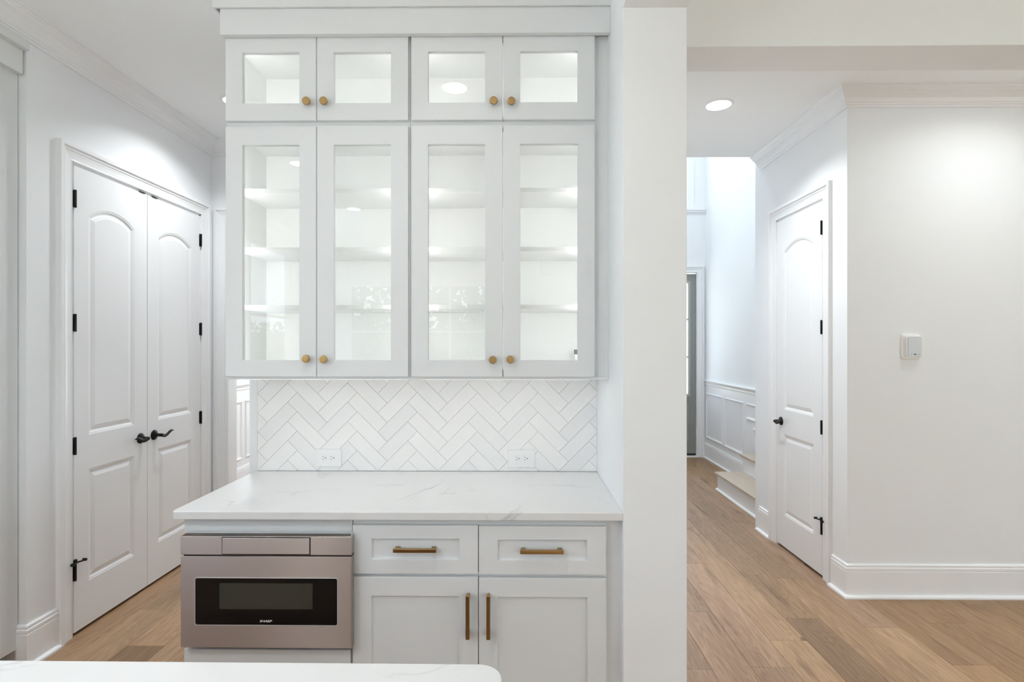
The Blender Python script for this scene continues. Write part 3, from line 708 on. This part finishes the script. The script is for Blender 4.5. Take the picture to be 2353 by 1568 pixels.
uc = thing('under_cabinet_light', (-.45, 2.35, 1.3668), 'slim light strip under the glass cabinets washing the backsplash', 'under-cabinet light')
for xa, xb in ((-1.19, -.47), (-.42, .30)): G().box(xa, xb, 2.318, 2.330, 1.3668, 1.3708).obj('light_strip', M_UCL, uc)
# base cabinets
YB = 1.970; FB = 1.9895
def shaker(parent, name, x0, x1, z0, z1, fr_x, fr_zb, fr_zt, rec=.009):
    g = G(); ring(g, x0, x1, z0, z1, fr_x, fr_x, fr_zb, fr_zt, YB, YB + .019)
    bmesh.ops.bevel(g.bm, geom=[e for e in g.bm.edges if abs(e.verts[0].co.y - YB) < 1e-5 and abs(e.verts[1].co.y - YB) < 1e-5 and len(e.link_faces) == 2 and abs(e.link_faces[0].normal.dot(e.link_faces[1].normal)) < .5], offset=.0012, segments=2, affect='EDGES')
    d = g.obj(name, M_CAB, parent)
    G().box(x0 + fr_x - .003, x1 - fr_x + .003, YB + rec, YB + .018, z0 + fr_zb - .003, z1 - fr_zt + .003).obj('panel', M_CAB, d)
    return d
g = G()
g.box(-.078, .078, -.036, -.025, -.0070, .0070, bev=.0016)
for xx in (-.066, .066): g.box(xx - .009, xx + .009, -.028, 0, -.0058, .0058, bev=.003)
bmesh.ops.recalc_face_normals(g.bm, faces=g.bm.faces[:])
PULL = bpy.data.meshes.new('handle'); g.bm.to_mesh(PULL); g.bm.free(); PULL.materials.append(M_BRASS)
bc = thing('base_cabinet', (-.14, 2.28, 0), 'white base cabinet with two drawers over two doors and brass bar pulls', 'cabinet')
g = G(); X1, X2 = -.604, .3225
g.box(X1, X1 + .016, FB + .019, 2.58, .1, .8835); g.box(X2 - .016, X2, FB + .019, 2.58, .1, .8835); g.box(X1 + .016, X2 - .016, FB + .019, 2.58, .1, .116); g.box(X1 + .016, X2 - .016, 2.57, 2.58, .116, .8835)
g.box(X1 + .016, X2 - .016, FB + .02, 2.57, .68, .69)
g.obj('carcass', M_CAB, bc)
g = G(); ring(g, X1, X2, .1, .8835, .03, .03, .03, .028, FB, FB + .019); g.box(X1 + .03, X2 - .03, FB, FB + .019, .655, .70); g.box(-.16, -.125, FB + .0, FB + .019, .13, .655); g.box(-.16, -.125, FB, FB + .019, .70, .85); g.obj('face_frame', M_CAB, bc)
G().box(X1, X2, FB + .07, FB + .085, 0.001, .0995).obj('toe_kick', M_CAB, bc)
dA = shaker(bc, 'drawer', -.601, -.1445, .683, .859, .069, .053, .049)
dB = shaker(bc, 'drawer', -.1415, .320, .682, .857, .069, .052, .049)
dC = shaker(bc, 'door', -.601, -.1445, .115, .671, .069, .069, .069)
dD = shaker(bc, 'door', -.1415, .320, .115, .669, .069, .069, .069)
place_mesh('handle', PULL, (-.3705, YB + .009, .776), dA); place_mesh('handle', PULL, (.086, YB + .009, .773), dB)
place_mesh('handle', PULL, (-.1795, YB, .541), dC, (0, PI / 2, 0)); place_mesh('handle', PULL, (-.1055, YB, .541), dD, (0, PI / 2, 0))
G().box(X2 + .001, .3755, FB + .004, FB + .023, .0, .8835).obj('filler_panel', M_CAB, label='white filler panel between base cabinet and column', category='filler panel')
# microwave cabinet
mc = thing('microwave_cabinet', (-.91, 2.28, 0), 'white base cabinet housing the drawer microwave', 'cabinet')
XL, XR = -1.222, -.606
g = G()
g.box(XL, XL + .016, FB, 2.585, .1, .8835); g.box(XR - .016, XR, FB, 2.585, .1, .8835); g.box(XL + .016, XR - .016, FB, 2.585, .1, .116)
g.box(XL + .016, XR - .016, FB + .02, 2.585, .395, .411); g.box(XL + .016, XR - .016, 2.575, 2.585, .116, .8835)
g.obj('carcass', M_CAB, mc)
G().box(XL - .0, XR, FB - .010, FB - .0005, .822, .8835).obj('top_rail', M_CAB, mc)
G().box(XL, XR, FB - .010, FB - .0005, .405, .428).obj('bottom_rail', M_CAB, mc)
G().box(XL, XR, FB + .07, FB + .085, .001, .0995).obj('toe_kick', M_CAB, mc)
shaker(mc, 'drawer', XL + .004, XR - .003, .115, .404, .069, .069, .069)
# microwave drawer
mw = thing('microwave', (-.902, 1.96, .428), 'stainless steel drawer microwave with a black glass window', 'microwave')
MX0, MX1 = -1.209, -.595; YF = 1.935
G().box(MX0 + .03, MX1 - .03, FB + .0, 2.50, .432, .80).obj('body', M_DARKGREY, mw)
g = G(); g.box(MX0, MX1, YF, 1.968, .763, .829, bev=.0012)
for v_ in g.bm.verts:
    if v_.co.z > .82 and v_.co.y < YF + .01: v_.co.y += .0
g.obj('top_panel', M_STEEL, mw)
g = G(); g.loops([[(MX0 + .003, YF + .002, .829), (MX1 - .003, YF + .002, .829), (MX1 - .003, 1.968, .829), (MX0 + .003, 1.968, .829)],
                  [(MX0 + .010, YF + .016, .835), (MX1 - .006, YF + .016, .835), (MX1 - .006, 1.968, .835), (MX0 + .010, 1.968, .835)]], False, True)
g.obj('vent_lip', M_STEELB, mw)
# flap outline then the flap
G().box(-1.060, -.741, YF - .0012, YF + .001, .7645, .8275, bev=.0005).obj('flap_gap', M_BLKPLASTIC, mw)
G().box(-1.057, -.744, YF - .0040, YF + .001, .7675, .8245, bev=.001).obj('control_flap', M_STEEL, mw)
G().box(MX0 + .008, MX1, YF + .006, 1.967, .757, .7635).obj('drawer_gap', M_BLKPLASTIC, mw)
g = G(); ring(g, MX0, MX1, .430, .757, .054, .050, .084, .078, YF, 1.968)
bmesh.ops.bevel(g.bm, geom=[e for e in g.bm.edges if abs(e.verts[0].co.y - YF) < 1e-5 and abs(e.verts[1].co.y - YF) < 1e-5 and len(e.link_faces) == 2 and abs(e.link_faces[0].normal.dot(e.link_faces[1].normal)) < .5], offset=.0015, segments=2, affect='EDGES')
df = g.obj('drawer_front', M_STEEL, mw)
def rrect(x0, x1, z0, z1, r, n=6):
    pts = []
    for cx, cz, a0 in ((x1 - r, z0 + r, -PI / 2), (x1 - r, z1 - r, 0), (x0 + r, z1 - r, PI / 2), (x0 + r, z0 + r, PI)):
        for i in range(n + 1): a = a0 + PI / 2 * i / n; pts.append((cx + r * math.cos(a), cz + r * math.sin(a)))
    return pts
WX0, WX1, WZ0, WZ1 = -1.157, -.643, .511, .682
g = G(); o_ = rrect(WX0, WX1, WZ0, WZ1, .008); i_ = rrect(WX0 + .002, WX1 - .002, WZ0 + .002, WZ1 - .002, .007)
g.loops([[(x, YF + .002, z) for x, z in o_], [(x, YF - .0018, z) for x, z in o_], [(x, YF - .0018, z) for x, z in i_], [(x, YF - .0005, z) for x, z in i_]]); g.obj('window_trim', mat('satin_trim', (.7, .7, .7), .45, .3), mw)
g = G(); g.loops([[(x, YF + .01, z) for x, z in i_], [(x, YF - .001, z) for x, z in i_]], True, True); wn = g.obj('window_glass', M_BGLASS, mw)
G().box(-1.068, -.733, YF - .0016, YF - .0008, .570, .662).obj('window_screen', M_SCREEN, mw)
def text_mesh(s, size, shear=0.0, ext=.0002):
    c = bpy.data.curves.new('txt', 'FONT'); c.body = s; c.size = size; c.extrude = ext; c.shear = shear; c.align_x = 'CENTER'; c.align_y = 'CENTER'; c.offset = size * .018
    o = bpy.data.objects.new('txt', c); COL.objects.link(o)
    me = bpy.data.meshes.new_from_object(o.evaluated_get(bpy.context.evaluated_depsgraph_get()))
    bpy.data.objects.remove(o); return me
me = text_mesh('SHARP', .0108, .25); me.name = 'logo'; me.materials.clear(); me.materials.append(M_LOGO)
o = place_mesh('logo', me, (-.902, YF - .0016, .5265), mw, (PI / 2, 0, 0)); o.scale = (1.35, 1, 1)

# countertops
def slab(name, pts, z0, z1, label, r=.003):
    g = G(); n = len(pts); c = [sum(p[k] for p in pts) / n for k in (0, 1)]
    # rounded top and bottom edges: inset along the polygon normals
    def ins(a):
        out = []
        for i in range(n):
            p = Vector(pts[i]); d0 = (p - Vector(pts[i - 1])).normalized(); d1_ = (Vector(pts[(i + 1) % n]) - p).normalized()
            n0, n1 = Vector((-d0.y, d0.x)), Vector((-d1_.y, d1_.x)); m = (n0 + n1) / (1 + n0.dot(n1)); q = p + m * a; out.append((q.x, q.y))
        return out
    L_ = [(r, z0), (r * .3, z0 + r * .3), (0, z0 + r), (0, z1 - r), (r * .3, z1 - r * .3), (r, z1)]
    g.loops([[(x, y, z) for x, y in ins(a)] for a, z in L_], True, True)
    return g.obj(name, M_QUARTZ, label=label, category='countertop')
def corner(cx, cy_, r, a0, n=6): return [(cx + r * math.cos(a0 + PI / 2 * i / n), cy_ + r * math.sin(a0 + PI / 2 * i / n)) for i in range(n + 1)]
slab('countertop', corner(-1.253 + .018, 1.948 + .018, .018, PI) + [(.3752, 1.948), (.3752, 2.5805), (-1.253, 2.5805)], .884, .9138, 'white quartz countertop with faint grey veins on the bar cabinets')
isl = slab('island_countertop', [(-2.35, -.15), (-.029 - .05, -.15)] + corner(-.029 - .045, 1.024 - .045, .045, 0, 8) + [(-2.35, 1.030)], .884, .914, 'white quartz island countertop corner in the foreground')
ib = thing('kitchen_island', (-1.2, .4, 0), 'wooden island base under the foreground countertop', 'kitchen island')
G().box(-2.32, -.075, -.10, .990, .09, .8835).obj('body', M_ISLE, ib)
G().box(-2.28, -.12, -.05, .93, .0005, .0895).obj('toe_kick', M_ISLE, ib)

# tall cabinet at the left edge
tcb = thing('tall_cabinet', (-2.67, 1.8, 0), 'tall white cabinet with fascia at the left picture edge', 'cabinet')
TX = -2.347
G().box(-2.99, TX - .02, 1.2, 2.518, .09, 2.80).obj('carcass', M_CAB, tcb)
g = G()
g.box(TX - .0195, TX, 2.425, 2.525, .09, 2.80); g.box(TX - .0195, TX, 1.2, 2.425, .09, .13); g.box(TX - .0195, TX, 1.2, 2.425, 2.76, 2.80); g.box(TX - .0195, TX, 1.2, 1.24, .13, 2.76); g.obj('face_frame', M_CAB, tcb)
for za, zb in ((2.20, 2.79), (1.86, 2.19), (.12, 1.85)):
    g = G(); g.box(TX + .0005, TX + .0195, 1.22, 2.422, za, zb, bev=.0015); dd = g.obj('door', M_CAB, tcb)
G().box(TX - .02, TX + .030, 1.2, 2.520, 2.782, 2.893, bev=.0015).obj('fascia', M_CAB, tcb)
G().box(TX - .02, TX + .0605, 1.2, 2.524, 2.8935, 2.938, bev=.002).obj('crown', M_CAB, tcb)
G().box(-2.95, TX - .06, 1.2, 2.5, .0005, .0895).obj('toe_kick', M_CAB, tcb)
# plain wall-coloured end of the wall shows as the strip between cabinet and corner

# ------------------------------------------------------------------ outlets, thermostat
def outlet(x0, z0, label):
    r = thing('outlet', (x0 + .0635, 2.580, z0), label, 'outlet', 'duplex outlets on the backsplash')
    x1, z1 = x0 + .127, z0 + .083
    G().box(x0, x1, 2.5745, 2.5803, z0, z1, bev=.002, seg=3).obj('cover_plate', M_PLASTIC, r)
    for cx in (x0 + .0435, x0 + .0825):
        cz = (z0 + z1) / 2
        g = G(); pts = []
        for k in range(28):
            a = 2 * PI * k / 28; x, z = .0172 * math.cos(a), .0172 * math.sin(a); pts.append((cx + max(-.0135, min(.0135, x)), cz + z))
        g.loops([[(x, 2.5750, z) for x, z in pts], [(x, 2.5738, z) for x, z in pts], [(cx + (x - cx) * .96, 2.5733, cz + (z - cz) * .96) for x, z in pts]], False, True)
        rc_ = g.obj('receptacle', M_PLASTIC, r)
        g = G(); g.box(cx - .0055, cx + .0015, 2.5729, 2.5734, cz + .0052, cz + .0068); g.box(cx - .0062, cx + .0015, 2.5729, 2.5734, cz - .0070, cz - .0054)
        g.lathe([(.0024, .0), (.0024, -.0004)], (cx + .0085, 2.5733, cz), 'y', 10); g.obj('slots', M_SLOT, rc_)
    G().lathe([(.0022, 0), (.0022, -.0006)], (x0 + .063, 2.5746, (z0 + z1) / 2), 'y', 10).obj('screw', M_PLASTIC, r)
outlet(-.966, .9365, 'white duplex outlet on the herringbone tiles, left one')
outlet(-.047, .9350, 'white duplex outlet on the herringbone tiles, right one nearer the column')
th = thing('thermostat', (2.36, HY0, 1.43), 'white rectangular thermostat mounted on the pale grey wall', 'thermostat')
g = G(); a_ = rrect(2.298, 2.411, 1.428, 1.583, .018); 
def inset(p, k, cx, cz): return [(cx + (x - cx) * k, cz + (z - cz) * k) for x, z in p]
g.loops([[(x, HY0 - .0003, z) for x, z in a_], [(x, HY0 - .006, z) for x, z in a_], [(x, HY0 - .010, z) for x, z in inset(a_, .93, 2.3545, 1.5055)]], False, True); g.obj('wall_plate', M_PLASTIC, th)
g = G(); b_ = rrect(2.317, 2.405, 1.441, 1.568, .010)
g.loops([[(x, HY0 - .010, z) for x, z in b_], [(x, HY0 - .026, z) for x, z in b_], [(x, HY0 - .028, z) for x, z in inset(b_, .97, 2.361, 1.5045)]], False, True); g.obj('body', M_PLASTIC, th)
g = G(); c_ = rrect(2.322, 2.403, 1.446, 1.565, .009)
g.loops([[(x, HY0 - .0275, z) for x, z in c_], [(x, HY0 - .030, z) for x, z in c_], [(x, HY0 - .0315, z) for x, z in inset(c_, .97, 2.3625, 1.5055)]], False, True); g.obj('display', M_GREYPL, th)
g = G()
g.loops([[(2.3625 + .0095 * math.cos(t * PI / 10), y_, 1.459 + .0035 * math.sin(t * PI / 10)) for t in range(20)] for y_ in (HY0 - .031, HY0 - .0322)], False, True)
for cx in (2.341, 2.385): g.lathe([(.0022, 0), (.0022, -.0012)], (cx, HY0 - .031, 1.459), 'y', 8)
g.obj('emblem', M_DARKGREY, th)

# ------------------------------------------------------------------ recessed lamps
def can(x, y, label, power=LAMP_W, z=CEIL, colr=LAMP_COL, spread=128):
    r = thing('recessed_light', (x, y, z - .012), label, 'ceiling light', 'recessed ceiling lights')
    G().lathe([(.072, .0), (.074, -.004), (.080, -.006), (.092, -.003), (.095, .0)], (x, y, z - .0005), 'z', 36, cap=False).obj('trim_ring', M_TRIM, r, True)
    G().lathe([(.0715, -.0005), (.0710, -.0025), (.0001, -.0030)], (x, y, z - .0005), 'z', 36, cap=False).obj('lens', M_LENS, r)
    d = bpy.data.lights.new('bulb', 'AREA'); d.shape = 'DISK'; d.size = .13; d.energy = power; d.spread = math.radians(spread); d.color = colr
    o = bpy.data.objects.new('bulb', d); COL.objects.link(o); o.parent = r; o.location = (0, 0, .007)
    return r
can(1.281, 3.483, 'lit recessed ceiling light in front of the foyer', power=13.3)
can(-1.772, 3.40, 'recessed ceiling light peeking out left of the glass cabinets', spread=134, power=9.3)
can(-.377, 1.27, 'recessed light above the counter, reflected in the top right cabinet glass', power=3.6)
can(-1.85, -.07, 'recessed light behind the camera, left of the island', power=14.0)
can(-1.85, -1.60, 'recessed light farther behind the camera, near the windows', power=15.0)
can(-1.35, 5.9, 'unseen recessed light added to brighten the dining room wall', power=24.0)  # added lamp, lifts the dark dining room wall
can(-.40, -3.2, 'recessed light close to the kitchen window', power=13.0)
can(2.72, 2.68, 'recessed light behind the cross beam, washing the thermostat wall', spread=150, power=5.0)
can(4.55, 2.80, 'recessed light behind the cross beam, farther right', power=8.0)
can(3.3, .2, 'recessed light in the living room, nearer the beam', power=3.0)
can(3.3, -2.6, 'recessed light in the living room, nearer the windows', power=3.0)
can(1.25, 6.0, 'foyer light high over the entrance', z=5.6, power=20.0)

# ------------------------------------------------------------------ outside
G().box(-8.5, -3.2, -9.6, 3, -.10, -.05).obj('bounce_patio', M_PATIO, label='pale concrete side yard added unseen beside the kitchen to bounce sunlight indoors', kind='structure')  # added paving, reflects sun in through the left kitchen window
G().box(-3.2, 11, -9.6, -5.16, -.10, -.05).obj('bounce_patio', M_PATIO, label='pale concrete patio added unseen behind the house to bounce sunlight indoors', kind='structure')  # added paving, throws sunlight up onto the ceilings
G().box(-5, 8, 7.52, 12, -.10, -.05).obj('path', M_PATIO, label='pale concrete porch and path before the front door', kind='structure')
o = G().box(-30, 36, -40, 45, -.30, -.10).obj('ground', M_LAWN, label='lawn around the house', kind='structure')
def tree(x, y, h, label, n=1500, seed=0):
    r = thing('tree', (x, y, -.1), label, 'tree', 'trees behind the house'); q = random.Random(seed)
    G().tube([(x, y, -.1), (x + .1, y, h * .4), (x - .1, y, h * .75)], [.18, .13, .06], 8).obj('trunk', M_BARK, r)
    g = G()
    for i in range(n):
        a, b, rr = q.uniform(0, 2 * PI), math.acos(q.uniform(-1, 1)), q.uniform(.35, 1) ** .6
        c = Vector((x + 1.25 * rr * math.sin(b) * math.cos(a), y + 1.25 * rr * math.sin(b) * math.sin(a), h * .68 + h * .42 * rr * math.cos(b)))
        u = Vector((q.gauss(0, 1), q.gauss(0, 1), q.gauss(0, 1))).normalized() * .13; v = u.orthogonal().normalized() * .08
        g.f([g.v(*(c + u)), g.v(*(c + v)), g.v(*(c - u)), g.v(*(c - v))])
    g.obj('crown', M_LEAF, r)
g = G(); q = random.Random(9)
g.box(-9, 9, -13.2, -12.2, -.1, 1.9)
for i in range(5000):
    c = Vector((q.uniform(-9, 9), q.uniform(-12.25, -12.05), q.uniform(-.1, 2.2))); u = Vector((q.gauss(0, 1), q.gauss(0, 1), q.gauss(0, 1))).normalized() * .12; v = u.orthogonal().normalized() * .08
    g.f([g.v(*(c + u)), g.v(*(c + v)), g.v(*(c - u)), g.v(*(c - v))])
g.obj('hedge', M_LEAF, label='dense hedge added unseen to block the bright lawn from reflections', category='hedge')  # put in to hide the sunlit lawn from the cabinet glass
tree(-4.2, -9.0, 4.2, 'leafy tree outside the kitchen window, left', 1250, 1)
tree(-1.2, -9.6, 4.0, 'leafy tree outside the kitchen window, middle', 1250, 2)
tree(2.2, -10.5, 5.0, 'leafy tree outside the living room windows', 1500, 3)
